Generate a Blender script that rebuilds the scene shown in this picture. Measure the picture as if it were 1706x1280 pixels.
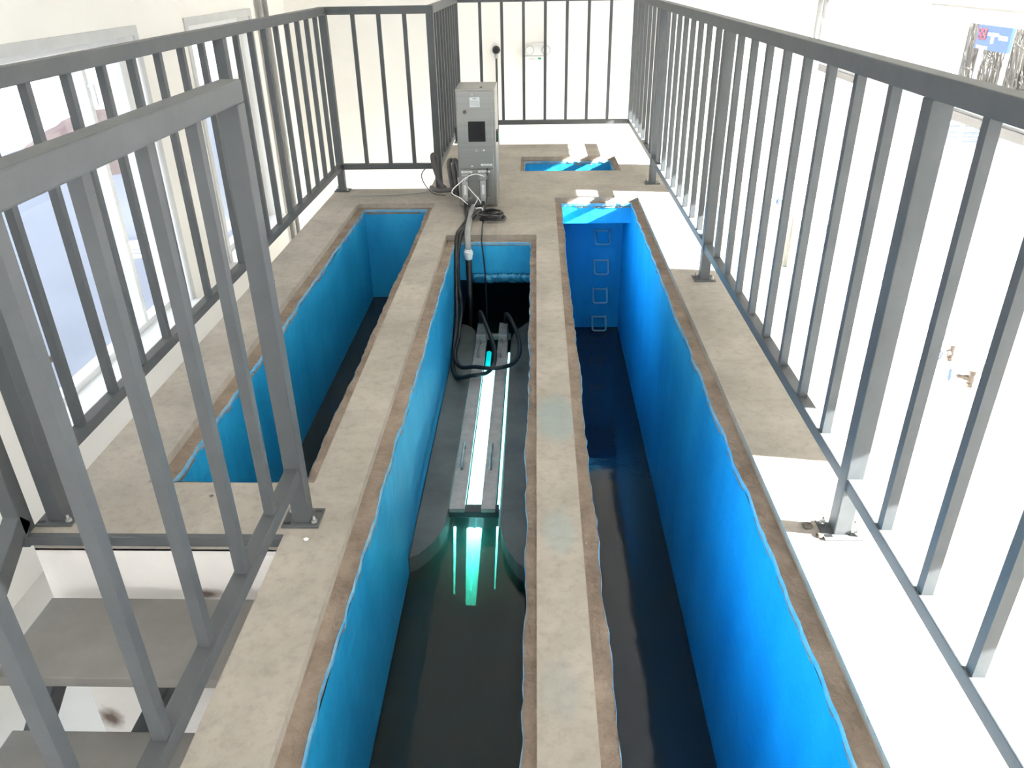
import bpy, bmesh, math, random
from mathutils import Vector, Matrix
random.seed(7)
for o in list(bpy.data.objects):
    bpy.data.objects.remove(o, do_unlink=True)
S = bpy.context.scene
C = S.collection
# ------------------------------------------------------------------ camera
CAM_H = 1.467
cam_d = bpy.data.cameras.new('camera'); cam = bpy.data.objects.new('camera', cam_d); C.objects.link(cam)
S.camera = cam
F = 1295.0
dv = Vector((893 - 853, -(-55 - 640), -F)).normalized()       # channel direction seen in camera space
upv = Vector((0, 1, 0)); upv = (upv - dv * upv.dot(dv)).normalized()
rv = dv.cross(upv)
M3 = Matrix((rv, dv, upv))                                     # camera space -> world
cam.matrix_world = Matrix.Translation((0, 0, CAM_H)) @ M3.to_4x4()
cam_d.sensor_fit = 'HORIZONTAL'; cam_d.sensor_width = 36.0
cam_d.lens = 36.0 * F / 1706.0
cam_d.clip_start = 0.02; cam_d.clip_end = 500
# ------------------------------------------------------------------ sky, sun, exposure
S.view_settings.view_transform = 'Standard'; S.view_settings.look = 'None'
S.view_settings.gamma = 1.0; S.view_settings.use_curve_mapping = False
S.view_settings.exposure = 1.52
try:
    S.cycles.use_denoising = True; S.cycles.denoiser = 'OPENIMAGEDENOISE'
    S.cycles.max_bounces = 10; S.cycles.diffuse_bounces = 7; S.cycles.glossy_bounces = 4
    S.cycles.transparent_max_bounces = 16; S.cycles.caustics_reflective = False; S.cycles.caustics_refractive = False
    S.cycles.sample_clamp_indirect = 12.0
except Exception:
    pass
W = bpy.data.worlds.new('winter_sky'); S.world = W; W.use_nodes = True
wn = W.node_tree.nodes; wl = W.node_tree.links
bg = wn['Background']; bg.inputs['Strength'].default_value = 1.5
tc = wn.new('ShaderNodeTexCoord'); sx = wn.new('ShaderNodeSeparateXYZ'); rp = wn.new('ShaderNodeValToRGB')
wl.new(tc.outputs['Generated'], sx.inputs[0]); wl.new(sx.outputs['Z'], rp.inputs[0]); wl.new(rp.outputs[0], bg.inputs[0])
rp.color_ramp.elements[0].position = 0.0; rp.color_ramp.elements[0].color = (1.0, 0.99, 0.96, 1)
rp.color_ramp.elements[1].position = 0.7; rp.color_ramp.elements[1].color = (0.72, 0.84, 1.0, 1)
SUN_TAN = 0.48
sd = bpy.data.lights.new('sun', 'SUN'); sd.energy = 36.0; sd.angle = math.radians(0.5); sd.color = (1.0, 0.985, 0.95)
sun = bpy.data.objects.new('sun', sd); C.objects.link(sun); sun.location = (20, 3, 10)
sun.rotation_euler = Vector((-1.0, 0.15, -SUN_TAN)).to_track_quat('-Z', 'Y').to_euler()

# window openings: (wall, y0, y1) ; left and right walls share sill and head
Z_SILL, Z_HEAD, Z_TRANSOM, Z_HEAD_R = -0.63, 1.13, 0.64, 1.165
XL, XR, YF, YB, ZFLOOR, ZCEIL = -2.5, 2.5, 8.5, -3.0, -1.2, 3.0
LEFT_WIN = [(-1.6, 0.05), (1.0, 2.65), (3.42, 5.2), (6.05, 7.4)]
RIGHT_WIN = [(-1.7, -0.1), (0.30, 1.97), (3.76, 5.48), (6.32, 7.95)]
BACK_DAYLIGHT = [(-2.1, -0.3), (0.3, 2.1)]  # unseen openings, added to let more daylight into the hall
# ------------------------------------------------------------------ materials
def new_mat(name):
    m = bpy.data.materials.new(name); m.use_nodes = True
    n = m.node_tree.nodes; return m, n, m.node_tree.links, n['Principled BSDF']
def mat(name, col, rough=0.6, metal=0.0, var=0.12, scale=6.0, bump=0.0, bscale=40.0, col2=None, spec=None, stretch=None):
    m, n, l, p = new_mat(name)
    p.inputs['Roughness'].default_value = rough; p.inputs['Metallic'].default_value = metal
    if spec is not None: p.inputs['Specular IOR Level'].default_value = spec
    t = n.new('ShaderNodeTexCoord'); mp = n.new('ShaderNodeMapping'); l.new(t.outputs['Object'], mp.inputs[0])
    if stretch: mp.inputs['Scale'].default_value = stretch
    nz = n.new('ShaderNodeTexNoise'); nz.inputs['Scale'].default_value = scale; nz.inputs['Detail'].default_value = 6; nz.inputs['Roughness'].default_value = 0.65
    l.new(mp.outputs[0], nz.inputs['Vector'])
    r = n.new('ShaderNodeValToRGB'); l.new(nz.outputs['Fac'], r.inputs[0])
    c2 = col2 if col2 else tuple(min(1, c * (1 + var)) for c in col)
    c1 = col if col2 else tuple(c * (1 - var) for c in col)
    r.color_ramp.elements[0].position = 0.3; r.color_ramp.elements[0].color = (*c1, 1)
    r.color_ramp.elements[1].position = 0.7; r.color_ramp.elements[1].color = (*c2, 1)
    l.new(r.outputs[0], p.inputs['Base Color'])
    if bump:
        nb = n.new('ShaderNodeTexNoise'); nb.inputs['Scale'].default_value = bscale; nb.inputs['Detail'].default_value = 5
        l.new(mp.outputs[0], nb.inputs['Vector'])
        b = n.new('ShaderNodeBump'); b.inputs['Strength'].default_value = bump; b.inputs['Distance'].default_value = 0.01
        l.new(nb.outputs['Fac'], b.inputs['Height']); l.new(b.outputs[0], p.inputs['Normal'])
    return m
def emis(name, col, strength):
    m, n, l, p = new_mat(name)
    p.inputs['Base Color'].default_value = (*col, 1); p.inputs['Emission Color'].default_value = (*col, 1)
    p.inputs['Emission Strength'].default_value = strength; return m
WHITE = mat('white_wall_paint', (0.82, 0.80, 0.76), 0.75, var=0.025, scale=2, bump=0.05, bscale=60)
TANKW = mat('white_tank_paint', (0.80, 0.76, 0.72), 0.7, var=0.05, scale=4, bump=0.08, bscale=30)
CEILM = mat('ceiling_paint', (0.82, 0.82, 0.80), 0.8, var=0.02)
FLOORM = mat('pale_floor', (0.62, 0.61, 0.58), 0.5, var=0.05, scale=3)
STEEL = mat('grey_rail_paint', (0.085, 0.092, 0.096), 0.5, spec=0.35, var=0.10, scale=9, bump=0.04, bscale=60)
TREAD = mat('grey_tread_paint', (0.19, 0.18, 0.165), 0.6, var=0.14, scale=5, bump=0.05)
LEDGE = mat('brown_rebate_concrete', (0.18, 0.135, 0.10), 0.9, scale=9, bump=0.9, bscale=70, col2=(0.34, 0.27, 0.215))
GALV = mat('galvanised_plate', (0.35, 0.35, 0.34), 0.45, metal=0.6, var=0.2, scale=30)
INOX = mat('brushed_stainless', (0.27, 0.27, 0.255), 0.36, metal=0.85, var=0.08, scale=3, stretch=(1, 1, 25), bump=0.02, bscale=30)
PLATE = mat('lamp_cover_stainless', (0.33, 0.31, 0.30), 0.45, metal=0.5, scale=14, col2=(0.50, 0.48, 0.46), bump=0.05)
BLACK = mat('black_rubber', (0.012, 0.012, 0.013), 0.42, var=0.2)
DARKG = mat('dark_grey_hose', (0.10, 0.095, 0.095), 0.55, var=0.25, scale=20)
GREYP = mat('grey_pipe', (0.27, 0.27, 0.265), 0.4, var=0.1)
WPVC = mat('white_plastic', (0.78, 0.78, 0.77), 0.35, var=0.03)
LGREY = mat('light_grey_plastic', (0.33, 0.335, 0.33), 0.45, var=0.06)
BRONZE = mat('weathered_bronze', (0.13, 0.105, 0.085), 0.5, metal=0.4, var=0.3, scale=25)
BLUEW = mat('blue_handwheel_paint', (0.05, 0.10, 0.32), 0.45, var=0.15)
GREEN = mat('green_plastic', (0.02, 0.42, 0.18), 0.35, var=0.05)
ALU = mat('white_aluminium', (0.74, 0.75, 0.75), 0.35, var=0.03)
GREYF = mat('grey_window_jamb', (0.52, 0.53, 0.53), 0.5, var=0.05)
TRANS = mat('grey_transom', (0.16, 0.155, 0.155), 0.5, var=0.08)
BENCH = mat('wet_bench_concrete', (0.075, 0.085, 0.08), 0.55, scale=4, col2=(0.15, 0.16, 0.15), bump=0.15, bscale=15)
SNOW = mat('bluish_grey_ground', (0.20, 0.205, 0.235), 0.9, var=0.06, scale=0.8)
PINK = mat('reddish_earth', (0.15, 0.09, 0.08), 0.9, scale=0.9, col2=(0.22, 0.15, 0.13))
STUC = mat('pale_outside_wall', (0.24, 0.24, 0.27), 0.85, var=0.05, scale=1)
TWIG = mat('dry_brush', (0.09, 0.08, 0.065), 0.95, scale=1.4, col2=(0.19, 0.172, 0.14))
SIGNB = mat('blue_sign_paint', (0.01, 0.05, 0.16), 0.6, var=0.05)
SIGNR = mat('red_sign_paint', (0.16, 0.02, 0.03), 0.6, var=0.05)
SCREEN = mat('dark_display_glass', (0.010, 0.010, 0.012), 0.12, var=0.3, scale=80)
INK = mat('grey_print', (0.22, 0.24, 0.26), 0.6, var=0.1)
LABELM = mat('paper_label', (0.60, 0.63, 0.64), 0.5, var=0.04)
UV = emis('ultraviolet_lamp_glow', (0.36, 0.96, 1.0), 2.2)
UVD = emis('imitated_water_glow', (0.42, 0.97, 1.0), 3.6)  # emission of the added rods that imitate lit water
UVEND = emis('lamp_end_glow', (0.0, 0.62, 0.66), 0.30)

def concrete(name):
    m, n, l, p = new_mat(name)
    t = n.new('ShaderNodeTexCoord')
    n1 = n.new('ShaderNodeTexNoise'); n1.inputs['Scale'].default_value = 2.2; n1.inputs['Detail'].default_value = 8; n1.inputs['Roughness'].default_value = 0.65
    n2 = n.new('ShaderNodeTexNoise'); n2.inputs['Scale'].default_value = 26; n2.inputs['Detail'].default_value = 6; n2.inputs['Roughness'].default_value = 0.7
    for q in (n1, n2): l.new(t.outputs['Object'], q.inputs['Vector'])
    r = n.new('ShaderNodeValToRGB'); l.new(n1.outputs['Fac'], r.inputs[0])
    r.color_ramp.elements[0].position = 0.32; r.color_ramp.elements[0].color = (0.275, 0.248, 0.215, 1)
    r.color_ramp.elements[1].position = 0.68; r.color_ramp.elements[1].color = (0.425, 0.382, 0.332, 1)
    r2 = n.new('ShaderNodeValToRGB'); l.new(n2.outputs['Fac'], r2.inputs[0])
    r2.color_ramp.elements[0].position = 0.30; r2.color_ramp.elements[0].color = (0.62, 0.60, 0.58, 1)
    r2.color_ramp.elements[1].position = 0.52; r2.color_ramp.elements[1].color = (1, 1, 1, 1)
    mx = n.new('ShaderNodeMixRGB'); mx.blend_type = 'MULTIPLY'; mx.inputs[0].default_value = 0.5
    l.new(r.outputs[0], mx.inputs[1]); l.new(r2.outputs[0], mx.inputs[2])
    # old bluish paint smears on the middle beam
    last = mx.outputs[0]
    for (cx_, cy_, rx, ry, am) in ((0.075, 2.47, 0.075, 0.17, 0.55), (0.068, 1.81, 0.05, 0.11, 0.42), (0.06, 1.25, 0.05, 0.10, 0.18)):
        mp = n.new('ShaderNodeMapping'); mp.vector_type = 'TEXTURE'; mp.inputs['Location'].default_value = (cx_, cy_, 0); mp.inputs['Scale'].default_value = (rx, ry, 1)
        l.new(t.outputs['Object'], mp.inputs[0]); ln = n.new('ShaderNodeVectorMath'); ln.operation = 'LENGTH'; l.new(mp.outputs[0], ln.inputs[0])
        ad = n.new('ShaderNodeMath'); ad.operation = 'MULTIPLY_ADD'; ad.inputs[1].default_value = 0.8; l.new(n1.outputs['Fac'], ad.inputs[0]); l.new(ln.outputs['Value'], ad.inputs[2])
        mr = n.new('ShaderNodeMapRange'); mr.inputs['From Min'].default_value = 1.05; mr.inputs['From Max'].default_value = 1.55; mr.inputs['To Min'].default_value = am; mr.inputs['To Max'].default_value = 0
        l.new(ad.outputs[0], mr.inputs[0]); m2 = n.new('ShaderNodeMixRGB'); m2.inputs[2].default_value = (0.24, 0.32, 0.33, 1)
        l.new(mr.outputs[0], m2.inputs[0]); l.new(last, m2.inputs[1]); last = m2.outputs[0]
    l.new(last, p.inputs['Base Color'])
    b = n.new('ShaderNodeBump'); b.inputs['Strength'].default_value = 0.25; b.inputs['Distance'].default_value = 0.006
    l.new(n2.outputs['Fac'], b.inputs['Height']); l.new(b.outputs[0], p.inputs['Normal'])
    p.inputs['Roughness'].default_value = 0.85
    return m
CONC = concrete('cement_deck')
def blue_paint(name):
    m, n, l, p = new_mat(name)
    t = n.new('ShaderNodeTexCoord'); mp = n.new('ShaderNodeMapping'); mp.inputs['Scale'].default_value = (1, 1, 0.35); l.new(t.outputs['Object'], mp.inputs[0])
    n1 = n.new('ShaderNodeTexNoise'); n1.inputs['Scale'].default_value = 3.5; n1.inputs['Detail'].default_value = 7; n1.inputs['Roughness'].default_value = 0.6
    l.new(mp.outputs[0], n1.inputs['Vector'])
    r = n.new('ShaderNodeValToRGB'); l.new(n1.outputs['Fac'], r.inputs[0])
    r.color_ramp.elements[0].position = 0.3; r.color_ramp.elements[0].color = (0.005, 0.255, 0.525, 1)
    r.color_ramp.elements[1].position = 0.72; r.color_ramp.elements[1].color = (0.025, 0.385, 0.68, 1)
    l.new(r.outputs[0], p.inputs['Base Color'])
    nb = n.new('ShaderNodeTexNoise'); nb.inputs['Scale'].default_value = 14; nb.inputs['Detail'].default_value = 4; l.new(t.outputs['Object'], nb.inputs['Vector'])
    b = n.new('ShaderNodeBump'); b.inputs['Strength'].default_value = 0.3; b.inputs['Distance'].default_value = 0.02
    l.new(nb.outputs['Fac'], b.inputs['Height']); l.new(b.outputs[0], p.inputs['Normal'])
    p.inputs['Roughness'].default_value = 0.5
    return m
BLUE = blue_paint('blue_tank_paint')
PALEB = mat('chipped_pale_blue_paint', (0.03, 0.31, 0.58), 0.7, scale=14, col2=(0.30, 0.42, 0.46), bump=0.5, bscale=60)
def still_water(name, col, ripple, rscale, rough=0.03):
    m, n, l, p = new_mat(name)
    p.inputs['Base Color'].default_value = (*col, 1); p.inputs['Roughness'].default_value = rough; p.inputs['IOR'].default_value = 1.38
    t = n.new('ShaderNodeTexCoord'); nb = n.new('ShaderNodeTexNoise'); nb.inputs['Scale'].default_value = rscale; nb.inputs['Detail'].default_value = 4
    mp = n.new('ShaderNodeMapping'); mp.inputs['Scale'].default_value = (1, 2.2, 1); l.new(t.outputs['Object'], mp.inputs[0]); l.new(mp.outputs[0], nb.inputs['Vector'])
    b = n.new('ShaderNodeBump'); b.inputs['Strength'].default_value = ripple; b.inputs['Distance'].default_value = 0.02
    l.new(nb.outputs['Fac'], b.inputs['Height']); l.new(b.outputs[0], p.inputs['Normal'])
    return m
WATER_L = still_water('murky_water', (0.030, 0.032, 0.028), 0.02, 5)
WATER_R = still_water('rippled_dark_water', (0.012, 0.020, 0.026), 0.10, 4)
def clear_water(name):
    m, n, l, p = new_mat(name); n.remove(p); out = n['Material Output']
    tr = n.new('ShaderNodeBsdfTransparent'); gl = n.new('ShaderNodeBsdfGlossy'); gl.inputs['Roughness'].default_value = 0.02
    fr = n.new('ShaderNodeFresnel'); fr.inputs['IOR'].default_value = 1.36; mx = n.new('ShaderNodeMixShader')
    df = n.new('ShaderNodeBsdfDiffuse'); df.inputs[0].default_value = (0.075, 0.085, 0.08, 1); md = n.new('ShaderNodeMixShader'); md.inputs[0].default_value = 0.3
    l.new(tr.outputs[0], md.inputs[1]); l.new(df.outputs[0], md.inputs[2])
    l.new(fr.outputs[0], mx.inputs[0]); l.new(md.outputs[0], mx.inputs[1]); l.new(gl.outputs[0], mx.inputs[2]); l.new(mx.outputs[0], out.inputs['Surface'])
    va = n.new('ShaderNodeVolumeAbsorption'); va.inputs['Color'].default_value = (0.05, 0.62, 0.52, 1); va.inputs['Density'].default_value = 24.0
    vs = n.new('ShaderNodeVolumeScatter'); vs.inputs['Color'].default_value = (0.35, 0.9, 0.85, 1); vs.inputs['Density'].default_value = 4.0
    av = n.new('ShaderNodeAddShader'); l.new(va.outputs[0], av.inputs[0]); l.new(vs.outputs[0], av.inputs[1]); l.new(av.outputs[0], out.inputs['Volume'])
    return m
WATER_M = clear_water('lamp_channel_water')
def glass(name, tint=(0.97, 0.985, 0.985)):
    m, n, l, p = new_mat(name); n.remove(p); out = n['Material Output']
    tr = n.new('ShaderNodeBsdfTransparent'); tr.inputs[0].default_value = (*tint, 1); gl = n.new('ShaderNodeBsdfGlossy'); gl.inputs['Roughness'].default_value = 0.01
    lw = n.new('ShaderNodeLayerWeight'); pw = n.new('ShaderNodeMath'); pw.operation = 'POWER'; pw.inputs[1].default_value = 5.0; l.new(lw.outputs['Facing'], pw.inputs[0])
    mu = n.new('ShaderNodeMath'); mu.operation = 'MULTIPLY_ADD'; mu.inputs[1].default_value = 0.7; mu.inputs[2].default_value = 0.03; l.new(pw.outputs[0], mu.inputs[0])
    lw.inputs['Blend'].default_value = 0.5; mx = n.new('ShaderNodeMixShader')
    l.new(mu.outputs[0], mx.inputs[0]); l.new(tr.outputs[0], mx.inputs[1]); l.new(gl.outputs[0], mx.inputs[2]); l.new(mx.outputs[0], out.inputs['Surface'])
    return m
GLASS = glass('window_glass')

def stain(m, spots, col):
    """irregular rust marks at fixed places on a painted surface"""
    n, l = m.node_tree.nodes, m.node_tree.links; p = n['Principled BSDF']; last = p.inputs['Base Color'].links[0].from_socket
    t = n.new('ShaderNodeTexCoord'); nz = n.new('ShaderNodeTexNoise'); nz.inputs['Scale'].default_value = 22; nz.inputs['Detail'].default_value = 5; l.new(t.outputs['Object'], nz.inputs['Vector'])
    for c, rad, am in spots:
        mp = n.new('ShaderNodeMapping'); mp.vector_type = 'TEXTURE'; mp.inputs['Location'].default_value = c; mp.inputs['Scale'].default_value = rad
        l.new(t.outputs['Object'], mp.inputs[0]); ln = n.new('ShaderNodeVectorMath'); ln.operation = 'LENGTH'; l.new(mp.outputs[0], ln.inputs[0])
        ad = n.new('ShaderNodeMath'); ad.operation = 'ADD'; l.new(nz.outputs['Fac'], ad.inputs[0]); l.new(ln.outputs['Value'], ad.inputs[1])
        mr = n.new('ShaderNodeMapRange'); mr.inputs['From Min'].default_value = 0.75; mr.inputs['From Max'].default_value = 1.5; mr.inputs['To Min'].default_value = am; mr.inputs['To Max'].default_value = 0
        l.new(ad.outputs[0], mr.inputs[0]); mx = n.new('ShaderNodeMixRGB'); mx.inputs[2].default_value = (*col, 1); l.new(mr.outputs[0], mx.inputs[0]); l.new(last, mx.inputs[1]); last = mx.outputs[0]
    l.new(last, p.inputs['Base Color'])
stain(TANKW, [((-1.473, 1.79, -0.804), (0.05, 0.1, 0.07), 0.9), ((-1.020, 1.79, -0.233), (0.06, 0.1, 0.025), 0.85)], (0.10, 0.05, 0.025))
# ------------------------------------------------------------------ mesh helpers
def bm_new(): return bmesh.new()
def box(bm, x0, x1, y0, y1, z0, z1):
    v = [bm.verts.new((x, y, z)) for z in (z0, z1) for y in (y0, y1) for x in (x0, x1)]
    for f in ((0, 2, 3, 1), (4, 5, 7, 6), (0, 1, 5, 4), (2, 6, 7, 3), (0, 4, 6, 2), (1, 3, 7, 5)): bm.faces.new([v[i] for i in f])
    return v
def bar(bm, a, b, w, h, up=(0, 0, 1)):
    """rectangular bar from a to b, w wide, h high"""
    a, b = Vector(a), Vector(b); d = (b - a).normalized(); u = Vector(up)
    s = d.cross(u)
    if s.length < 1e-4: s = d.cross(Vector((0, 1, 0)))
    s.normalize(); u = s.cross(d).normalized()
    vs = []
    for p in (a, b):
        for (i, j) in ((-1, -1), (1, -1), (1, 1), (-1, 1)): vs.append(bm.verts.new(p + s * (i * w / 2) + u * (j * h / 2)))
    for f in ((3, 2, 1, 0), (4, 5, 6, 7), (0, 1, 5, 4), (1, 2, 6, 5), (2, 3, 7, 6), (3, 0, 4, 7)): bm.faces.new([vs[i] for i in f])
def smooth_path(pts, k=8):
    P = [Vector(p) for p in pts]
    if len(P) < 3: return P
    out = []
    for i in range(len(P) - 1):
        p0 = P[i - 1] if i else P[0] * 2 - P[1]; p1, p2 = P[i], P[i + 1]
        p3 = P[i + 2] if i + 2 < len(P) else P[-1] * 2 - P[-2]
        for j in range(k):
            t = j / k
            out.append(0.5 * ((2 * p1) + (p2 - p0) * t + (2 * p0 - 5 * p1 + 4 * p2 - p3) * t * t + (3 * p1 - p0 - 3 * p2 + p3) * t ** 3))
    out.append(P[-1]); return out
def tube(bm, pts, r, n=10, k=8, smooth=True, caps=True):
    P = smooth_path(pts, k) if smooth else [Vector(p) for p in pts]
    rr = r if isinstance(r, (list, tuple)) else None
    rings = []; prev = None
    for i, p in enumerate(P):
        d = (P[min(i + 1, len(P) - 1)] - P[max(i - 1, 0)]).normalized()
        if prev is None:
            a = Vector((0, 0, 1)) if abs(d.z) < 0.9 else Vector((1, 0, 0)); s = d.cross(a).normalized()
        else:
            s = (prev - d * prev.dot(d)).normalized()
        prev = s; u = d.cross(s)
        rad = rr[min(int(i / max(1, len(P) - 1) * (len(rr) - 1) + 0.5), len(rr) - 1)] if rr else r
        rings.append([bm.verts.new(p + (s * math.cos(2 * math.pi * q / n) + u * math.sin(2 * math.pi * q / n)) * rad) for q in range(n)])
    for A, B in zip(rings, rings[1:]):
        for q in range(n):
            f = bm.faces.new((A[q], A[(q + 1) % n], B[(q + 1) % n], B[q])); f.smooth = True
    if caps:
        bm.faces.new(rings[0][::-1]); bm.faces.new(rings[-1])
def cyl(bm, a, b, r, n=20): tube(bm, [a, b], r, n, smooth=False)
def lathe(bm, a, b, prof, n=20):
    """profile [(t along a-b, radius)]"""
    a, b = Vector(a), Vector(b); d = (b - a); dn = d.normalized()
    q = Vector((0, 0, 1)) if abs(dn.z) < 0.9 else Vector((1, 0, 0)); s = dn.cross(q).normalized(); u = dn.cross(s)
    R = [[bm.verts.new(a + d * t + (s * math.cos(2 * math.pi * i / n) + u * math.sin(2 * math.pi * i / n)) * r) for i in range(n)] for t, r in prof]
    for A, B in zip(R, R[1:]):
        for i in range(n): bm.faces.new((A[i], A[(i + 1) % n], B[(i + 1) % n], B[i]))
    bm.faces.new(R[0][::-1]); bm.faces.new(R[-1])
def prism(bm, poly, z0, z1):
    lo = [bm.verts.new((x, y, z0)) for x, y in poly]; hi = [bm.verts.new((x, y, z1)) for x, y in poly]
    n = len(poly)
    for i in range(n): bm.faces.new((lo[i], lo[(i + 1) % n], hi[(i + 1) % n], hi[i]))
    bm.faces.new(lo[::-1]); bm.faces.new(hi)
def root_of(o):
    while o.parent: o = o.parent
    return o
def obj(name, bm, m, parent=None, loc=None, bevel=0.0, smooth=False):
    """world-space bmesh -> object; children keep world placement"""
    off = root_of(parent).location.copy() if parent else (Vector(loc) if loc is not None else Vector((0, 0, 0)))
    bmesh.ops.recalc_face_normals(bm, faces=bm.faces[:])
    if bevel: bmesh.ops.bevel(bm, geom=bm.edges[:], offset=bevel, segments=2, affect='EDGES', profile=0.6)
    bmesh.ops.translate(bm, verts=bm.verts[:], vec=-off)
    me = bpy.data.meshes.new(name); bm.to_mesh(me); bm.free()
    if smooth:
        for p in me.polygons: p.use_smooth = True
    for mm in (m if isinstance(m, list) else [m]): me.materials.append(mm)
    o = bpy.data.objects.new(name, me); C.objects.link(o)
    if parent: o.parent = parent
    elif loc is not None: o.location = off
    return o
def tag(o, label=None, cat=None, group=None, kind=None):
    if label: o['label'] = label
    if cat: o['category'] = cat
    if group: o['group'] = group
    if kind: o['kind'] = kind
    return o
def thing(name, label, cat, loc, group=None):
    o = bpy.data.objects.new(name, None); o.empty_display_size = 0.05; C.objects.link(o); o.location = loc
    return tag(o, label, cat, group)
def one(fn, name, m, parent=None, bevel=0.0, **k):
    bm = bm_new(); fn(bm); return obj(name, bm, m, parent, bevel=bevel, **k)

# ------------------------------------------------------------------ room shell
def wall_x(name, x0, x1, wins, label, head=Z_HEAD):
    bm = bm_new(); ys = [YB] + [v for w in wins for v in w] + [YF]
    for i in range(0, len(ys), 2): box(bm, x0, x1, ys[i], ys[i + 1], ZFLOOR, ZCEIL)
    for a, b in wins:
        box(bm, x0, x1, a, b, ZFLOOR, Z_SILL); box(bm, x0, x1, a, b, head, ZCEIL)
    return tag(obj(name, bm, WHITE), label, 'wall', kind='structure')
wall_x('wall_left', XL - 0.24, XL, LEFT_WIN, 'white painted wall with tall windows beside the left railing')
wall_x('wall_right', XR, XR + 0.24, RIGHT_WIN, 'bright white wall with sunny windows beside the right railing', Z_HEAD_R)
tag(one(lambda b: box(b, XL - 0.24, XR + 0.24, YF, YF + 0.24, ZFLOOR, ZCEIL), 'wall_far', WHITE), 'white end wall carrying the emergency light', 'wall', kind='structure')
bm = bm_new()
for a, b in ((XL - 0.24, -2.1), (-0.3, 0.3), (2.1, XR + 0.24)): box(bm, a, b, YB - 0.24, YB, ZFLOOR, ZCEIL)
for a, b in BACK_DAYLIGHT:
    box(bm, a, b, YB - 0.24, YB, ZFLOOR, -0.6); box(bm, a, b, YB - 0.24, YB, 2.5, ZCEIL)
tag(obj('wall_back', bm, WHITE), 'white wall behind the viewer with two openings added for daylight', 'wall', kind='structure')
tag(one(lambda b: box(b, XL - 0.24, XR + 0.24, YB - 0.24, YF + 0.24, ZFLOOR - 0.2, ZFLOOR), 'floor', FLOORM), 'pale hall floor below the raised tank', 'floor', kind='structure')
tag(one(lambda b: box(b, XL - 0.24, XR + 0.24, YB - 0.24, YF + 0.24, ZCEIL, ZCEIL + 0.2), 'ceiling', CEILM), 'white ceiling over the tank hall', 'ceiling', kind='structure')

def window(idx, xw, side, a, b, label, Z_HEAD=Z_HEAD):
    """side -1 left wall, +1 right wall. Tall unit: fixed part below the transom, sash with handle above"""
    bm = bm_new(); x0, x1 = (xw - 0.16, xw - 0.10) if side < 0 else (xw + 0.10, xw + 0.16)
    t = 0.045 if side < 0 else 0.03
    for (c, d) in ((a, a + t), (b - t, b)): box(bm, x0, x1, c, d, Z_SILL, Z_HEAD)
    for (c, d) in ((Z_SILL, Z_SILL + t), (Z_HEAD - t, Z_HEAD), (Z_TRANSOM - 0.03, Z_TRANSOM + 0.03)): box(bm, x0, x1, a + t, b - t, c, d)
    ym = a + (b - a) * 0.72
    if side < 0: box(bm, x0 - 0.01, x1 + 0.01, ym - 0.02, ym + 0.02, Z_SILL + t, Z_HEAD - t)
    w = tag(obj('window_%d' % idx, bm, ALU), label, 'window', kind='structure')
    xm = (x0 + x1) / 2
    one(lambda q: box(q, xm - 0.004, xm + 0.004, a + t, b - t, Z_SILL + t, Z_HEAD - t), 'pane', GLASS, w)
    s0, s1 = (xw - 0.1, xw + 0.06) if side < 0 else (xw - 0.06, xw + 0.1)
    one(lambda q: box(q, s0, s1, a - 0.04, b + 0.04, Z_SILL - 0.032, Z_SILL + 0.004), 'window_sill', WPVC, w, bevel=0.006)
    f0, f1 = (xw, xw + 0.012) if side < 0 else (xw - 0.012, xw)
    def jam(q):
        box(q, f0, f1, a - 0.055, a, Z_SILL, Z_HEAD + 0.055); box(q, f0, f1, b, b + 0.055, Z_SILL, Z_HEAD + 0.055); box(q, f0, f1, a, b, Z_HEAD, Z_HEAD + 0.055)
    one(jam, 'window_surround', GREYF if side < 0 else ALU, w)
    if side > 0: one(lambda q: box(q, x0 - 0.025, x0, a, b, Z_TRANSOM - 0.045, Z_TRANSOM + 0.005), 'transom', TRANS, w)
    hx = x1 if side < 0 else x0; sg = 1 if side < 0 else -1
    def han(q):
        bar(q, (hx, ym, 0.9), (hx + sg * 0.04, ym, 0.9), 0.02, 0.02); bar(q, (hx + sg * 0.04, ym, 0.91), (hx + sg * 0.04, ym, 0.79), 0.018, 0.018)
    if side < 0: one(han, 'window_handle', ALU, w)
n = 0
NL = ['tall white window behind the viewer on the left wall', 'tall white window on the left wall beside the stairs', 'tall white window behind the left railing, nearest in view', 'second tall white window behind the left railing, beyond the conduits']
NR = ['sunny window behind the viewer on the right wall', 'sunny window on the right wall beside the nearest deck end', 'sunny window on the right wall with dry brush and the blue sign outside', 'sunny window on the right wall nearest the end wall']
for i, (a, b) in enumerate(LEFT_WIN): n += 1; window(n, XL, -1, a, b, NL[i])
for i, (a, b) in enumerate(RIGHT_WIN): n += 1; window(n, XR, 1, a, b, NR[i], Z_HEAD_R)

# ------------------------------------------------------------------ tank: deck, rebates, linings
DX0, DX1, DY1 = -1.51, 0.985, 7.50
YSTEP, YCUT, XSTEP, XCUT = 1.79, 5.87, -0.745, -0.80
YN = -2.0
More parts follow.
